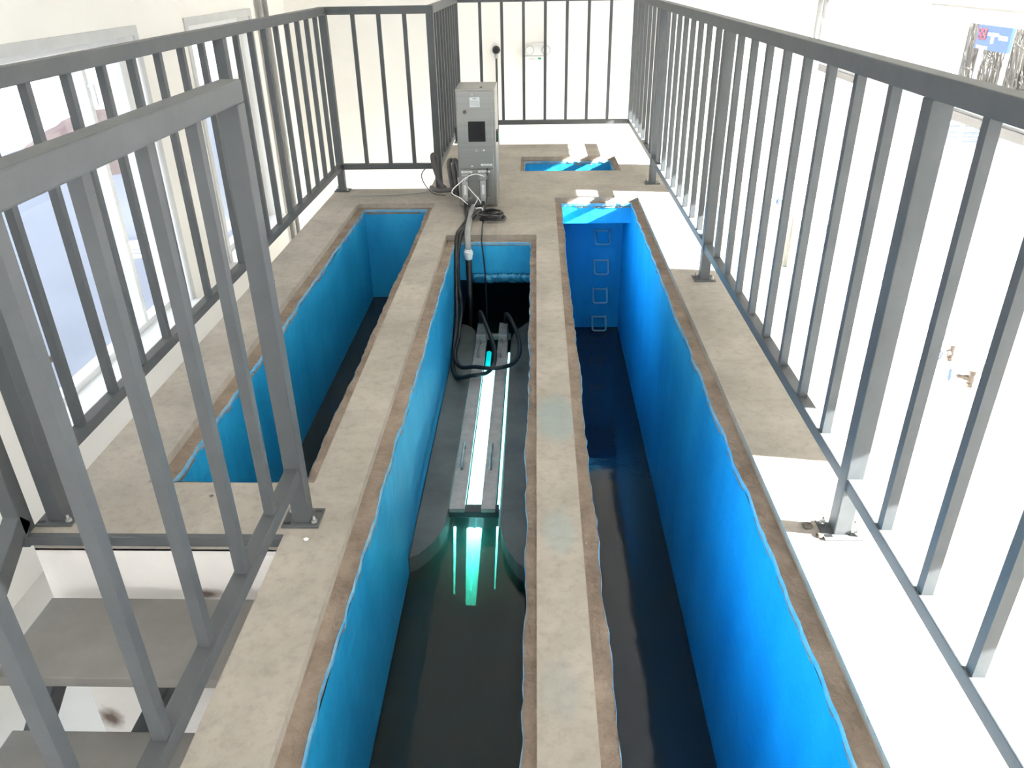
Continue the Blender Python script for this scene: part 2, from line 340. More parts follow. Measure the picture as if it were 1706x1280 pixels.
#            inner x0,x1,y0,y1 , rebate width l,r,near,far
OPEN = {'L': (-1.213, -0.765, 2.10, 5.40, 0.055, 0.045, 0.045, 0.05),
        'M': (-0.504, -0.030, 0.30, 4.645, 0.055, 0.032, 0.05, 0.055),
        'R': (0.180, 0.680, 0.30, 5.525, 0.045, 0.052, 0.05, 0.05),
        'B': (-0.098, 0.650, 6.43, 6.90, 0.03, 0.04, 0.02, 0.06)}
def outer(k):
    a, b, c, d, l, r, nn, f = OPEN[k]; return (a - l, b + r, c - nn, d + f)
OUT = {k: outer(k) for k in OPEN}
LD = 0.032
def solid(x, y):
    if not (DX0 < x < DX1 and YN < y < DY1): return False
    if x < XSTEP and y < YSTEP: return False
    if x < XCUT and y > YCUT: return False
    for o in OUT.values():
        if o[0] < x < o[1] and o[2] < y < o[3]: return False
    return True
xs = sorted(set([DX0, DX1, XSTEP, XCUT] + [v for o in OUT.values() for v in o[:2]]))
ys = sorted(set([YN, DY1, YSTEP, YCUT] + [v for o in OUT.values() for v in o[2:]]))
bm = bm_new(); vc = {}
def V(x, y, z):
    k = (round(x, 4), round(y, 4), round(z, 4))
    if k not in vc: vc[k] = bm.verts.new((x, y, z))
    return vc[k]
for i in range(len(xs) - 1):
    for j in range(len(ys) - 1):
        xm, ym = (xs[i] + xs[i + 1]) / 2, (ys[j] + ys[j + 1]) / 2
        if solid(xm, ym): bm.faces.new((V(xs[i], ys[j], 0), V(xs[i + 1], ys[j], 0), V(xs[i + 1], ys[j + 1], 0), V(xs[i], ys[j + 1], 0)))
# subdivide so that edges may wander a little
bmesh.ops.subdivide_edges(bm, edges=[e for e in bm.edges if e.calc_length() > 0.3], cuts=0)
rnd = random.Random(3)
top_faces = bm.faces[:]
bound = [e for e in bm.edges if len(e.link_faces) == 1]
ret = bmesh.ops.extrude_edge_only(bm, edges=bound)
for v in [g for g in ret['geom'] if isinstance(g, bmesh.types.BMVert)]: v.co.z = -LD - 0.03
deck = tag(obj('concrete_deck', bm, CONC), 'bare cement deck on top of the tank, cut by three long channels', 'deck', kind='structure')
# rebate ledges with ragged inner edges
def loop_pts(r, step, amp, seed):
    rr = random.Random(seed); x0, x1, y0, y1 = r; out = []
    cor = [(x0, y0), (x1, y0), (x1, y1), (x0, y1)]
    for i in range(4):
        a, b = cor[i], cor[(i + 1) % 4]; L = math.hypot(b[0] - a[0], b[1] - a[1]); k = max(2, int(L / step)); nx, ny = (b[1] - a[1]) / L, -(b[0] - a[0]) / L
        w = 0
        for q in range(k):
            t = q / k; w = 0.7 * w + rr.uniform(-amp, amp) if q else 0
            spike = rr.uniform(0, 1.6) * amp if rr.random() < 0.05 else 0
            out.append((a[0] + (b[0] - a[0]) * t - nx * (w + spike), a[1] + (b[1] - a[1]) * t - ny * (w + spike)))
    return out
for k, (x0, x1, y0, y1, *_r) in OPEN.items():
    inn = loop_pts((x0, x1, y0, y1), 0.035, 0.0035, hash(k) % 97 if False else ord(k))
    o = OUT[k]; bm = bm_new()
    # same parameterisation for the outer loop so that the rings pair up
    oo = []
    for (px_, py_) in inn:
        u = min(max((px_ - x0) / (x1 - x0), 0), 1); v = min(max((py_ - y0) / (y1 - y0), 0), 1)
        du, dv_ = min(u, 1 - u) * (x1 - x0), min(v, 1 - v) * (y1 - y0)
        oo.append((o[0] + u * (o[1] - o[0]), o[2] + v * (o[3] - o[2])))
        if du < dv_: oo[-1] = (o[0] if u < 0.5 else o[1], oo[-1][1])
        else: oo[-1] = (oo[-1][0], o[2] if v < 0.5 else o[3])
    rr = random.Random(5)
    A = [bm.verts.new((p[0], p[1], -LD)) for p in oo]
    Mid = [bm.verts.new(((p[0] + q[0]) / 2, (p[1] + q[1]) / 2, -LD - rr.uniform(0, 0.004))) for p, q in zip(oo, inn)]
    B = [bm.verts.new((p[0], p[1], -LD + rr.uniform(-0.003, 0.004))) for p in inn]
    D = [bm.verts.new((p[0], p[1], -LD - 0.03)) for p in inn]
    N = len(inn)
    for i in range(N):
        j = (i + 1) % N
        bm.faces.new((A[i], A[j], Mid[j], Mid[i])); bm.faces.new((Mid[i], Mid[j], B[j], B[i])); bm.faces.new((B[i], B[j], D[j], D[i]))
    what = {'L': 'brown rough rebate around the stagnant channel by the stairs', 'M': 'brown rough rebate around the lamp channel', 'R': 'brown rough rebate around the sunny channel', 'B': 'brown rough rebate around the small far basin'}[k]
    tag(obj('trim_%d' % ('LMRB'.index(k) + 1), bm, LEDGE), what, 'ledge', kind='structure')
    # thin chipped paint rim on the inner edge
    bm = bm_new(); rr = random.Random(9)
    Q = []
    for i, p in enumerate(inn):
        cx_, cy_ = (x0 + x1) / 2, (y0 + y1) / 2
        ix = (1 if p[0] < cx_ else -1) if min(abs(p[0] - x0), abs(p[0] - x1)) < 0.02 else 0
        iy = (1 if p[1] < cy_ else -1) if min(abs(p[1] - y0), abs(p[1] - y1)) < 0.02 else 0
        wd = rr.uniform(0.001, 0.004)
        Q.append(((p[0], p[1]), (p[0] + ix * wd, p[1] + iy * wd)))
    E1 = [bm.verts.new((a[0], a[1], -LD + 0.003)) for a, b in Q]; E2 = [bm.verts.new((b[0], b[1], -LD - 0.004)) for a, b in Q]; E3 = [bm.verts.new((b[0], b[1], -LD - 0.016)) for a, b in Q]
    for i in range(N):
        j = (i + 1) % N
        bm.faces.new((E1[i], E1[j], E2[j], E2[i])); bm.faces.new((E2[i], E2[j], E3[j], E3[i]))
    tag(obj('trim_%d' % ('LMRB'.index(k) + 5), bm, PALEB), what.replace('brown rough rebate', 'chipped pale blue paint rim'), 'paint rim', kind='structure')
ZBOT = -1.75
def wob(bm, amp, seed):
    rr = random.Random(seed)
    for v in bm.verts: pass
def lining(k, far_z, back_y, name, label):
    """blue channel walls; the far wall may stop at far_z above an opening that runs on to back_y"""
    x0, x1, y0, y1, *_r = OPEN[k]; bm = bm_new(); zt = -LD - 0.02
    def quad(a, b, c, d): bm.faces.new([bm.verts.new(p) for p in (a, b, c, d)])
    yb = back_y if far_z is not None else y1
    quad((x0, y0, zt), (x0, yb, zt), (x0, yb, ZBOT), (x0, y0, ZBOT)); quad((x1, y0, zt), (x1, yb, zt), (x1, yb, ZBOT), (x1, y0, ZBOT))
    quad((x0, y0, zt), (x1, y0, zt), (x1, y0, ZBOT), (x0, y0, ZBOT)); quad((x0, y0, ZBOT), (x1, y0, ZBOT), (x1, yb, ZBOT), (x0, yb, ZBOT))
    if far_z is None: quad((x0, y1, zt), (x1, y1, zt), (x1, y1, ZBOT), (x0, y1, ZBOT))
    else:
        quad((x0, y1, zt), (x1, y1, zt), (x1, y1, far_z), (x0, y1, far_z)); quad((x0, y1, far_z), (x1, y1, far_z), (x1, yb, far_z), (x0, yb, far_z))
        quad((x0, yb, far_z), (x1, yb, far_z), (x1, yb, ZBOT), (x0, yb, ZBOT))
    bmesh.ops.subdivide_edges(bm, edges=bm.edges[:], cuts=1, use_grid_fill=True)
    return tag(obj(name, bm, BLUE), label, 'tank wall', kind='structure')
lining('L', None, None, 'channel_lining', 'blue painted walls of the murky channel by the stairs')
lining('M', -0.275, 5.75, 'channel_lining', 'blue painted walls of the channel holding the glowing lamps')
lining('R', -0.175, 5.97, 'channel_lining', 'blue painted walls of the sunny channel with step irons')
lining('B', None, None, 'channel_lining', 'blue painted walls of the small far basin')
# tank outside, white painted
bm = bm_new()
ol = [(DX0, YSTEP), (XSTEP, YSTEP), (XSTEP, YN), (DX1, YN), (DX1, DY1), (XCUT, DY1), (XCUT, YCUT), (DX0, YCUT)]
e = 0.004
lo = [bm.verts.new((x, y, ZFLOOR)) for x, y in ol]; hi = [bm.verts.new((x, y, -0.055)) for x, y in ol]
for i in range(len(ol)): bm.faces.new((lo[i], lo[(i + 1) % len(ol)], hi[(i + 1) % len(ol)], hi[i]))
tag(obj('tank_wall', bm, TANKW), 'white painted outside of the tank under the cement deck', 'tank wall', kind='structure')

# water
tag(one(lambda b: box(b, -1.211, -0.767, 2.102, 5.398, ZBOT + 0.01, -0.69), 'water', WATER_L), 'still murky water in the channel by the stairs', 'water', kind='stuff')
tag(one(lambda b: box(b, -0.502, -0.032, 0.302, 5.74, ZBOT + 0.01, -0.65), 'water', WATER_M), 'dark water around the glowing lamps', 'water', kind='stuff')
tag(one(lambda b: box(b, 0.182, 0.678, 0.302, 5.96, ZBOT + 0.01, -1.19), 'water', WATER_R), 'rippled dark water at the bottom of the sunny channel', 'water', kind='stuff')
tag(one(lambda b: box(b, -0.096, 0.648, 6.432, 6.898, ZBOT + 0.01, -0.9), 'water', WATER_L), 'water in the small far basin', 'water', kind='stuff')

# concrete benches either side of the lamps
BT = -0.575
bl = [(-0.502, 2.36), (-0.47, 2.38), (-0.43, 2.43), (-0.395, 2.50), (-0.378, 2.58), (-0.375, 2.66), (-0.372, 4.40), (-0.385, 4.52), (-0.42, 4.60), (-0.46, 4.63), (-0.502, 4.64)]
br = [(-0.034, 2.30), (-0.07, 2.33), (-0.11, 2.41), (-0.135, 2.49), (-0.147, 2.58), (-0.150, 2.66), (-0.156, 4.42), (-0.13, 4.53), (-0.09, 4.60), (-0.06, 4.66), (-0.034, 4.68)]
for poly, lab in ((bl, 'grey concrete bench along the lamps, against the blue wall in view'), (br, 'grey concrete bench along the lamps, beside the narrow middle beam')):
    bm = bm_new(); prism(bm, poly if poly is bl else poly[::-1], -1.6, BT)
    tag(obj('concrete_bench', bm, BENCH, bevel=0.006), lab, 'bench', kind='structure')

# wrinkled wet sheet along the foot of the baffle over the lamp channel's far opening
bm = bm_new(); rr = random.Random(11); grid = []
for j in range(7):
    row = []
    for i in range(37):
        x = -0.40 + 0.37 * i / 36; z = -0.228 - 0.062 * j / 6
        row.append(bm.verts.new((x, 4.632 - 0.012 * math.sin(j / 6 * math.pi) + rr.uniform(-0.005, 0.003), z + rr.uniform(-0.004, 0.004) * (1 if j in (0, 6) else 2))))
    grid.append(row)
for j in range(6):
    for i in range(36): bm.faces.new((grid[j][i], grid[j][i + 1], grid[j + 1][i + 1], grid[j + 1][i]))
bmesh.ops.solidify(bm, geom=bm.faces[:], thickness=0.003)
FILM = mat('shiny_blue_film', (0.02, 0.25, 0.50), 0.15, metal=0.3, scale=30, col2=(0.15, 0.60, 0.85))
tag(obj('plastic_film', bm, FILM, smooth=True), 'shiny wrinkled blue film along the foot of the wall above the dark opening', 'film')

# step irons in the sunny channel
SI = ['topmost pale step iron on the end wall of the sunny channel', 'second step iron down on the end wall of the sunny channel', 'third step iron down on the end wall of the sunny channel', 'lowest step iron on the end wall, just above the rippled water']
IRON = mat('pale_blue_step_iron', (0.30, 0.45, 0.52), 0.5, var=0.2, scale=20)
for i, z in enumerate((-0.400, -0.645, -0.89, -1.135)):
    bm = bm_new(); yb = 5.97
    x0, x1, dz = 0.465, 0.575, 0.045
    tube(bm, [(x0, yb, z + dz), (x0, yb - 0.085, z - dz * 0.7), (x0 + 0.003, yb - 0.1, z - dz * 0.9), (x0 + 0.015, yb - 0.105, z - dz), (x1 - 0.015, yb - 0.105, z - dz), (x1 - 0.003, yb - 0.1, z - dz * 0.9), (x1, yb - 0.085, z - dz * 0.7), (x1, yb, z + dz)], 0.0075, 8, smooth=False)
    tube(bm, [(x0, yb - 0.012, z + dz * 0.85), (x1, yb - 0.012, z + dz * 0.85)], 0.0075, 8, smooth=False)
    o = obj('step_iron', bm, IRON, loc=(0.52, yb, z)); tag(o, SI[i], 'step iron', 'step irons on the end wall of the sunny channel')

# ------------------------------------------------------------------ railings
RZ, BZ, RT, BAR = 1.225, 0.18, 0.05, 0.026
def post(par, x, y, z0=0.0, z1=1.2, plate=True, w=0.05):
    p = one(lambda b: box(b, x - w / 2, x + w / 2, y - w / 2, y + w / 2, z0 + (0.006 if plate else 0), z1), 'post', STEEL, par, bevel=0.003)
    if plate:
        bm = bm_new(); box(bm, x - 0.056, x + 0.056, y - 0.046, y + 0.046, z0, z0 + 0.007)
        pl = obj('base_plate', bm, STEEL, p, bevel=0.002)
        for sx_, sy_ in ((-0.041, 0.026), (0.041, -0.026)):
            bm = bm_new(); cyl(bm, (x + sx_, y + sy_, z0 + 0.006), (x + sx_, y + sy_, z0 + 0.016), 0.009, 6); cyl(bm, (x + sx_, y + sy_, z0 + 0.006), (x + sx_, y + sy_, z0 + 0.03), 0.004, 8)
            obj('anchor_bolt', bm, GALV, p)
        for sx_, sy_ in ((-0.041, -0.03), (0.041, 0.03)):
            one(lambda b: box(b, x + sx_ - 0.011, x + sx_ + 0.011, y + sy_ - 0.006, y + sy_ + 0.006, z0 + 0.005, z0 + 0.0075), 'bolt_slot', BLACK, p)
    return p
def railing(label, a, b, posts, nbars, ends=(True, True), loc=None, extra=(0, 0), zt=1.2):
    """straight guard from a to b (xy). posts: parameters along it; nbars: balusters per bay"""
    a, b = Vector((*a, 0)), Vector((*b, 0)); L = (b - a).length; d = (b - a) / L
    r = thing('guard_railing', label, 'railing', tuple(a + d * (L * posts[0][0] if posts else 0)))
    bm = bm_new(); bar(bm, a - d * extra[0] + Vector((0, 0, RZ)), b + d * extra[1] + Vector((0, 0, RZ)), RT, RT); obj('top_rail', bm, STEEL, r, bevel=0.004)
    bm = bm_new(); bar(bm, a + Vector((0, 0, BZ)), b + Vector((0, 0, BZ)), 0.04, 0.04); obj('bottom_rail', bm, STEEL, r, bevel=0.003)
    ts = [p[0] for p in posts]
    for t, plate in posts:
        q = a + d * (L * t)
        post(r, q.x, q.y, 0.0 if plate else 0.16, plate=plate)
    seg = [0.0] + [t for t in ts if 0.01 < t < 0.985] + [1.0]
    for i in range(len(seg) - 1):
        for k in range(nbars[i]):
            t = seg[i] + (seg[i + 1] - seg[i]) * (k + 1) / (nbars[i] + 1); q = a + d * (L * t)
            one(lambda bb: box(bb, q.x - BAR / 2, q.x + BAR / 2, q.y - BAR / 2, q.y + BAR / 2, 0.2, 1.2), 'baluster', STEEL, r)
    return r
XRR, XRL, XG, XS, YC, YFR = 0.885, -1.455, -0.705, -0.72, 5.82, 7.62
y0r, y1r = -0.258, YFR; Lr = y1r - y0r
railing('grey steel railing with square bars along the sunlit deck edge by the right wall', (XRR, y0r), (XRR, y1r), [(0.0, True), ((1.825 - y0r) / Lr, True), ((3.908 - y0r) / Lr, True), ((5.98 - y0r) / Lr, True), (0.998, False)], [8, 8, 8, 6], extra=(0, 0.025))
y0l = 1.868; Ll = YC - y0l
railing('grey steel railing with square bars along the left deck edge beside the tall windows', (XRL, y0l), (XRL, YC), [(0.0, True), ((3.855 - y0l) / Ll, True), (1.0, True)], [8, 8], extra=(0.025, 0.025))
railing('short grey railing crossing the deck end left of the steel cabinet', (XRL + 0.027, YC), (XS, YC), [(0.997, True)], [3], extra=(0, 0.025))
railing('grey railing running away behind the steel cabinet to the end wall', (XS, YC + 0.027), (XS, YFR), [(0.995, True)], [8], extra=(0, 0.025))
railing('grey railing across the far deck end in front of the emergency light', (XS + 0.027, YFR), (XRR - 0.027, YFR), [], [7])
railing('low corner of grey railing guarding the stair opening, nearest to the viewer', (XG, 1.868), (XG, -0.4), [(0.0, True), (0.99, True)], [9], extra=(0.025, 0))

# stair: treads, nosing, stringers, handrail
tag(one(lambda b: (box(b, DX0, XSTEP, YSTEP - 0.014, YSTEP + 0.004, -0.034, 0.002)), 'steel_nosing', STEEL, bevel=0.003), 'grey painted steel edge along the cement deck at the stair head', 'step edge')
st = thing('steel_stairs', 'grey steel stairs going down from the deck beside the white tank wall', 'stairs', (-1.1, 1.2, ZFLOOR))
for i in range(5):
    z = -0.2 * (i + 1); yb = 1.735 - 0.31 * i; yf = yb - 0.30
    bm = bm_new(); box(bm, -1.47, -0.765, yf, yb, z - 0.035, z)
    obj('tread', bm, TREAD, st, bevel=0.004)
for x in (-1.44, -0.80):
    bm = bm_new(); bar(bm, (x, 1.74, -0.30), (x, 0.30, ZFLOOR + 0.03), 0.05, 0.07); obj('stringer', bm, STEEL, st, bevel=0.003)
for x in (-1.12,):
    bm = bm_new(); bar(bm, (x, 1.78, -0.44), (x, 1.36, -0.44), 0.045, 0.045); obj('bracket', bm, STEEL, st, bevel=0.003)
hr = thing('stair_handrail', 'grey sloping handrail going down beside the stairs on the window side', 'handrail', (-1.56, 1.83, 0))
post(hr, -1.535, 1.80, -0.04, 1.22, plate=False)
slope = -0.2 / 0.31
def hz(y, z): return z + (1.80 - y) * slope
bm = bm_new(); bar(bm, (-1.535, 1.80, 1.2), (-1.535, 0.3, hz(0.3, 1.2)), 0.05, 0.05); obj('top_rail', bm, STEEL, hr, bevel=0.003)
bm = bm_new(); bar(bm, (-1.535, 1.80, 0.05), (-1.535, 0.3, hz(0.3, 0.05)), 0.05, 0.06); obj('bottom_rail', bm, STEEL, hr, bevel=0.003)
for k in range(6):
    y = 1.58 - 0.22 * k
    one(lambda b: box(b, -1.535 - 0.013, -1.535 + 0.013, y - 0.013, y + 0.013, hz(y, 0.07), hz(y, 1.19)), 'baluster', STEEL, hr)
post(hr, -1.535, 0.3, ZFLOOR, hz(0.3, 1.2), plate=False)

# ------------------------------------------------------------------ steel cabinet
CX0, CX1, CY0, CY1, CZ0, CZ1 = -0.528, -0.268, 5.33, 5.70, 0.0, 0.775
cab = thing('control_cabinet', 'narrow stainless steel control cabinet with a dark display window standing on the deck', 'cabinet', ((CX0 + CX1) / 2, 5.5, 0))
one(lambda b: box(b, CX0, CX1, CY0 + 0.018, CY1, CZ0, CZ1), 'body', INOX, cab, bevel=0.006)
door = one(lambda b: box(b, CX0 + 0.006, CX1 - 0.018, CY0, CY0 + 0.016, 0.265, CZ1 - 0.012), 'door', INOX, cab, bevel=0.004)
one(lambda b: box(b, CX0 + 0.006, CX1 - 0.018, CY0 + 0.004, CY0 + 0.017, 0.012, 0.258), 'lower_panel', INOX, cab, bevel=0.003)
dx = (CX0 + CX1) / 2
win = one(lambda b: (box(b, dx - 0.052, dx + 0.062, CY0 - 0.006, CY0, 0.445, 0.575)), 'display_window', SCREEN, door, bevel=0.002)
lb = one(lambda b: box(b, dx - 0.035, dx + 0.03, CY0 - 0.0015, CY0, 0.665, 0.725), 'name_plate', LABELM, door)
bm = bm_new(); rr = random.Random(2)
box(bm, dx - 0.016, dx + 0.010, CY0 - 0.0022, CY0 - 0.0014, 0.714, 0.720)
for k in range(6):
    z = 0.704 - k * 0.006
    x = dx - 0.030
    while x < dx + 0.022:
        w = rr.uniform(0.004, 0.010); box(bm, x, min(x + w, dx + 0.026), CY0 - 0.0022, CY0 - 0.0014, z - 0.0014, z + 0.0014); x += w + 0.003
obj('plate_print', bm, INK, door)
def knob(bm, x, z, r, d): lathe(bm, (x, CY0, z), (x, CY0 - d, z), [(0, r), (0.8, r), (1, r * 0.8)], 16)
one(lambda b: knob(b, CX0 + 0.06, 0.635, 0.012, 0.008), 'lock', BRONZE, door)
one(lambda b: knob(b, dx - 0.002, 0.385, 0.009, 0.004), 'dull_button', LGREY, door)
one(lambda b: knob(b, dx - 0.02, 0.742, 0.008, 0.004), 'round_badge', LGREY, door)
one(lambda b: (knob(b, dx + 0.048, 0.388, 0.005, 0.005), knob(b, dx - 0.035, 0.283, 0.005, 0.005)), 'screw_head', WPVC, door)
bm = bm_new(); cyl(bm, (CX1, CY0 + 0.10, 0.46), (CX1 + 0.018, CY0 + 0.10, 0.46), 0.016); bg_ = obj('green_indicator', bm, GREEN, cab)
bm = bm_new(); box(bm, CX1, CX1 + 0.012, CY0 + 0.06, CY0 + 0.14, 0.43, 0.50); obj('switch_plate', bm, BLACK, cab)
bm = bm_new(); box(bm, CX0 - 0.014, CX0, CY0 + 0.04, CY0 + 0.09, 0.44, 0.53); obj('side_latch', bm, BLACK, cab, bevel=0.003)
one(lambda b: (box(b, dx + 0.03, dx + 0.045, CY0 + 0.06, CY0 + 0.09, CZ1, CZ1 + 0.006)), 'top_fixing', BRONZE, cab)
for (x0, x1, z) in ((CX0 + 0.02, CX0 + 0.095, 0.243), (CX0 + 0.135, CX0 + 0.215, 0.246), (CX0 + 0.155, CX0 + 0.232, 0.292)):
    s = one(lambda b: box(b, x0, x1, CY0 - 0.001, CY0 + 0.004, z - 0.006, z + 0.006), 'label_strip', WPVC, cab)
    bm = bm_new(); x = x0 + 0.012
    while x < x1 - 0.014:
        box(bm, x, x + 0.005, CY0 - 0.0018, CY0 - 0.001, z - 0.003, z + 0.003); x += 0.009
    obj('strip_print', bm, INK, s)
# heavy plug connectors hanging at the foot of the cabinet
def connector(x, zt, lab):
    c = thing('plug_connector', lab, 'connector', (x, CY0 - 0.03, 0.02))
    one(lambda b: box(b, x - 0.022, x + 0.022, CY0 - 0.045, CY0 + 0.003, zt - 0.035, zt), 'socket_hood', LGREY, c, bevel=0.004)
    one(lambda b: box(b, x - 0.019, x + 0.019, CY0 - 0.052, CY0 - 0.012, zt - 0.155, zt - 0.037), 'plug_body', LGREY, c, bevel=0.005)
    one(lambda b: box(b, x - 0.007, x + 0.009, CY0 - 0.0535, CY0 - 0.0515, zt - 0.13, zt - 0.065), 'side_label', LABELM, c)
    def lev(b):
        tube(b, [(x - 0.024, CY0 - 0.03, zt - 0.05), (x - 0.027, CY0 - 0.05, zt - 0.02), (x - 0.024, CY0 - 0.056, zt - 0.005), (x + 0.024, CY0 - 0.056, zt - 0.005), (x + 0.027, CY0 - 0.05, zt - 0.02), (x + 0.024, CY0 - 0.03, zt - 0.05)], 0.003, 6)
    one(lev, 'locking_lever', GALV, c)
    one(lambda b: box(b, x - 0.04, x + 0.04, CY0 - 0.02, CY0 + 0.003, zt - 0.168, zt - 0.158), 'bracket', GALV, c)
    one(lambda b: lathe(b, (x, CY0 - 0.032, zt - 0.155), (x, CY0 - 0.032, zt - 0.20), [(0, 0.019), (0.5, 0.019), (0.55, 0.015), (1, 0.014)], 14), 'cable_gland', LGREY, c)
connector(CX0 + 0.045, 0.232, 'grey plug connector on the foot of the cabinet, nearer the railing post')
connector(CX0 + 0.168, 0.236, 'grey plug connector on the foot of the cabinet, above the coiled cable')
def cable(label, pts, r, m=BLACK, n=8, cat='cable', name='cable', k=8):
    bm = bm_new(); tube(bm, pts, r, n, k); o = obj(name, bm, m, loc=pts[0]); return tag(o, label, cat)
yA = CY0 - 0.032
xA, xB = CX0 + 0.045, CX0 + 0.168
# white wires between the plugs
cable('white wire looping out from the plugs toward the hoses', [(xA + 0.012, yA - 0.03, 0.225), (xA - 0.02, yA - 0.05, 0.20), (xA - 0.075, yA - 0.07, 0.155), (xA - 0.08, yA - 0.08, 0.125), (xA - 0.03, yA - 0.06, 0.09), (xA + 0.015, yA - 0.035, 0.04)], 0.0032, WPVC, name='wire', cat='wire')
cable('white wire arching over between the two plugs', [(xA + 0.0, yA - 0.03, 0.20), (xA + 0.03, yA - 0.05, 0.235), (xA + 0.08, yA - 0.055, 0.25), (xA + 0.12, yA - 0.04, 0.236), (xB + 0.01, yA - 0.02, 0.225)], 0.0032, WPVC, name='wire', cat='wire')
cable('white wire crossing down from one plug to the foot of the other', [(xA + 0.02, yA - 0.03, 0.16), (xA + 0.06, yA - 0.055, 0.12), (xA + 0.10, yA - 0.05, 0.07), (xB - 0.01, yA - 0.03, 0.02)], 0.0032, WPVC, name='wire', cat='wire')
cable('short white wire hanging slack to the deck between the plugs', [(xA + 0.09, yA - 0.04, 0.09), (xA + 0.07, yA - 0.05, 0.05), (xA + 0.035, yA - 0.06, 0.012)], 0.003, WPVC, name='wire', cat='wire')
# cables that run into the lamp channel
cable('thick black cable running from the plugs to the lamp cover beside the middle beam', [(xB, yA, 0.05), (xB - 0.01, 5.2, 0.03), (-0.405, 5.05, 0.03), (-0.445, 4.85, 0.016), (-0.462, 4.68, 0.012), (-0.478, 4.60, -0.06), (-0.482, 4.55, -0.22), (-0.465, 4.48, -0.40), (-0.47, 4.30, -0.50), (-0.475, 4.08, -0.535), (-0.43, 3.95, -0.54), (-0.34, 3.88, -0.505), (-0.24, 3.85, -0.50), (-0.14, 3.90, -0.50), (-0.095, 4.02, -0.49), (-0.105, 4.18, -0.46), (-0.15, 4.34, -0.42), (-0.182, 4.43, -0.42), (-0.192, 4.47, -0.46), (-0.192, 4.48, -0.51)], 0.0125)
cable('thick black cable running from the plugs to the lamp cover beside the wide bench', [(xA, yA, 0.05), (xA + 0.005, 5.2, 0.025), (-0.455, 5.0, 0.014), (-0.475, 4.8, 0.014), (-0.488, 4.66, 0.012), (-0.493, 4.60, -0.06), (-0.492, 4.50, -0.25), (-0.486, 4.38, -0.42), (-0.488, 4.15, -0.53), (-0.478, 3.98, -0.555), (-0.44, 3.86, -0.558), (-0.36, 3.80, -0.52), (-0.27, 3.82, -0.51), (-0.235, 3.94, -0.50), (-0.25, 4.12, -0.48), (-0.30, 4.30, -0.44), (-0.335, 4.42, -0.41), (-0.35, 4.47, -0.43), (-0.347, 4.48, -0.51)], 0.0125)
cable('thin black cable hanging straight down the far blue wall behind the lamps', [(xB + 0.03, CY0 - 0.01, 0.27), (xB + 0.028, CY0 - 0.05, 0.18), (xB + 0.022, CY0 - 0.06, 0.06), (xB + 0.01, 5.18, 0.012), (-0.345, 4.9, 0.008), (-0.338, 4.72, 0.004), (-0.335, 4.635, -0.03), (-0.325, 4.61, -0.12), (-0.315, 4.60, -0.30), (-0.315, 4.60, -0.64)], 0.0045)
bm = bm_new(); rr = random.Random(21); pts = []
for i in range(int(5.3 * 16)):
    a = 2 * math.pi * i / 16
    r0 = 0.072 + 0.012 * math.sin(a * 0.37); t = i / (5.3 * 16)
    pts.append((-0.290 + r0 * math.cos(a) + 0.01 * math.sin(a * .21), 5.03 + r0 * math.sin(a), 0.010 + 0.045 * t + 0.006 * math.sin(a * 1.7)))
tube(bm, pts, 0.0065, 7, 2)
tag(obj('coiled_cable', bm, BLACK, loc=(-0.29, 5.03, 0)), 'coil of thin black cable lying on the deck in front of the cabinet', 'cable')
one_tie = cable('white cable tie bundling the black cables in front of the cabinet', [(-0.40, 5.11, 0.055), (-0.385, 5.09, 0.062), (-0.36, 5.10, 0.058), (-0.345, 5.07, 0.03), (-0.34, 5.03, 0.02)], 0.004, WPVC, name='cable_tie', cat='cable tie')
pp = thing('drain_pipe', 'grey pipe with a white union dropping into the lamp channel below the cabinet', 'pipe', (-0.42, 4.9, 0))
bm = bm_new(); tube(bm, [(-0.435, 5.28, 0.022), (-0.432, 5.0, 0.022), (-0.428, 4.74, 0.022), (-0.425, 4.68, 0.018), (-0.42, 4.635, -0.01), (-0.418, 4.615, -0.05), (-0.418, 4.612, -0.07)], 0.018, 14); obj('upper_pipe', bm, GREYP, pp)
bm = bm_new(); lathe(bm, (-0.418, 4.612, -0.062), (-0.418, 4.612, -0.128), [(0, 0.022), (0.2, 0.023), (0.22, 0.029), (0.55, 0.029), (0.58, 0.025), (0.9, 0.024), (1, 0.020)], 16); obj('white_union', bm, WPVC, pp)
bm = bm_new(); cyl(bm, (-0.418, 4.612, -0.12), (-0.418, 4.605, -0.66), 0.018, 14); obj('lower_pipe', bm, BLACK, pp)
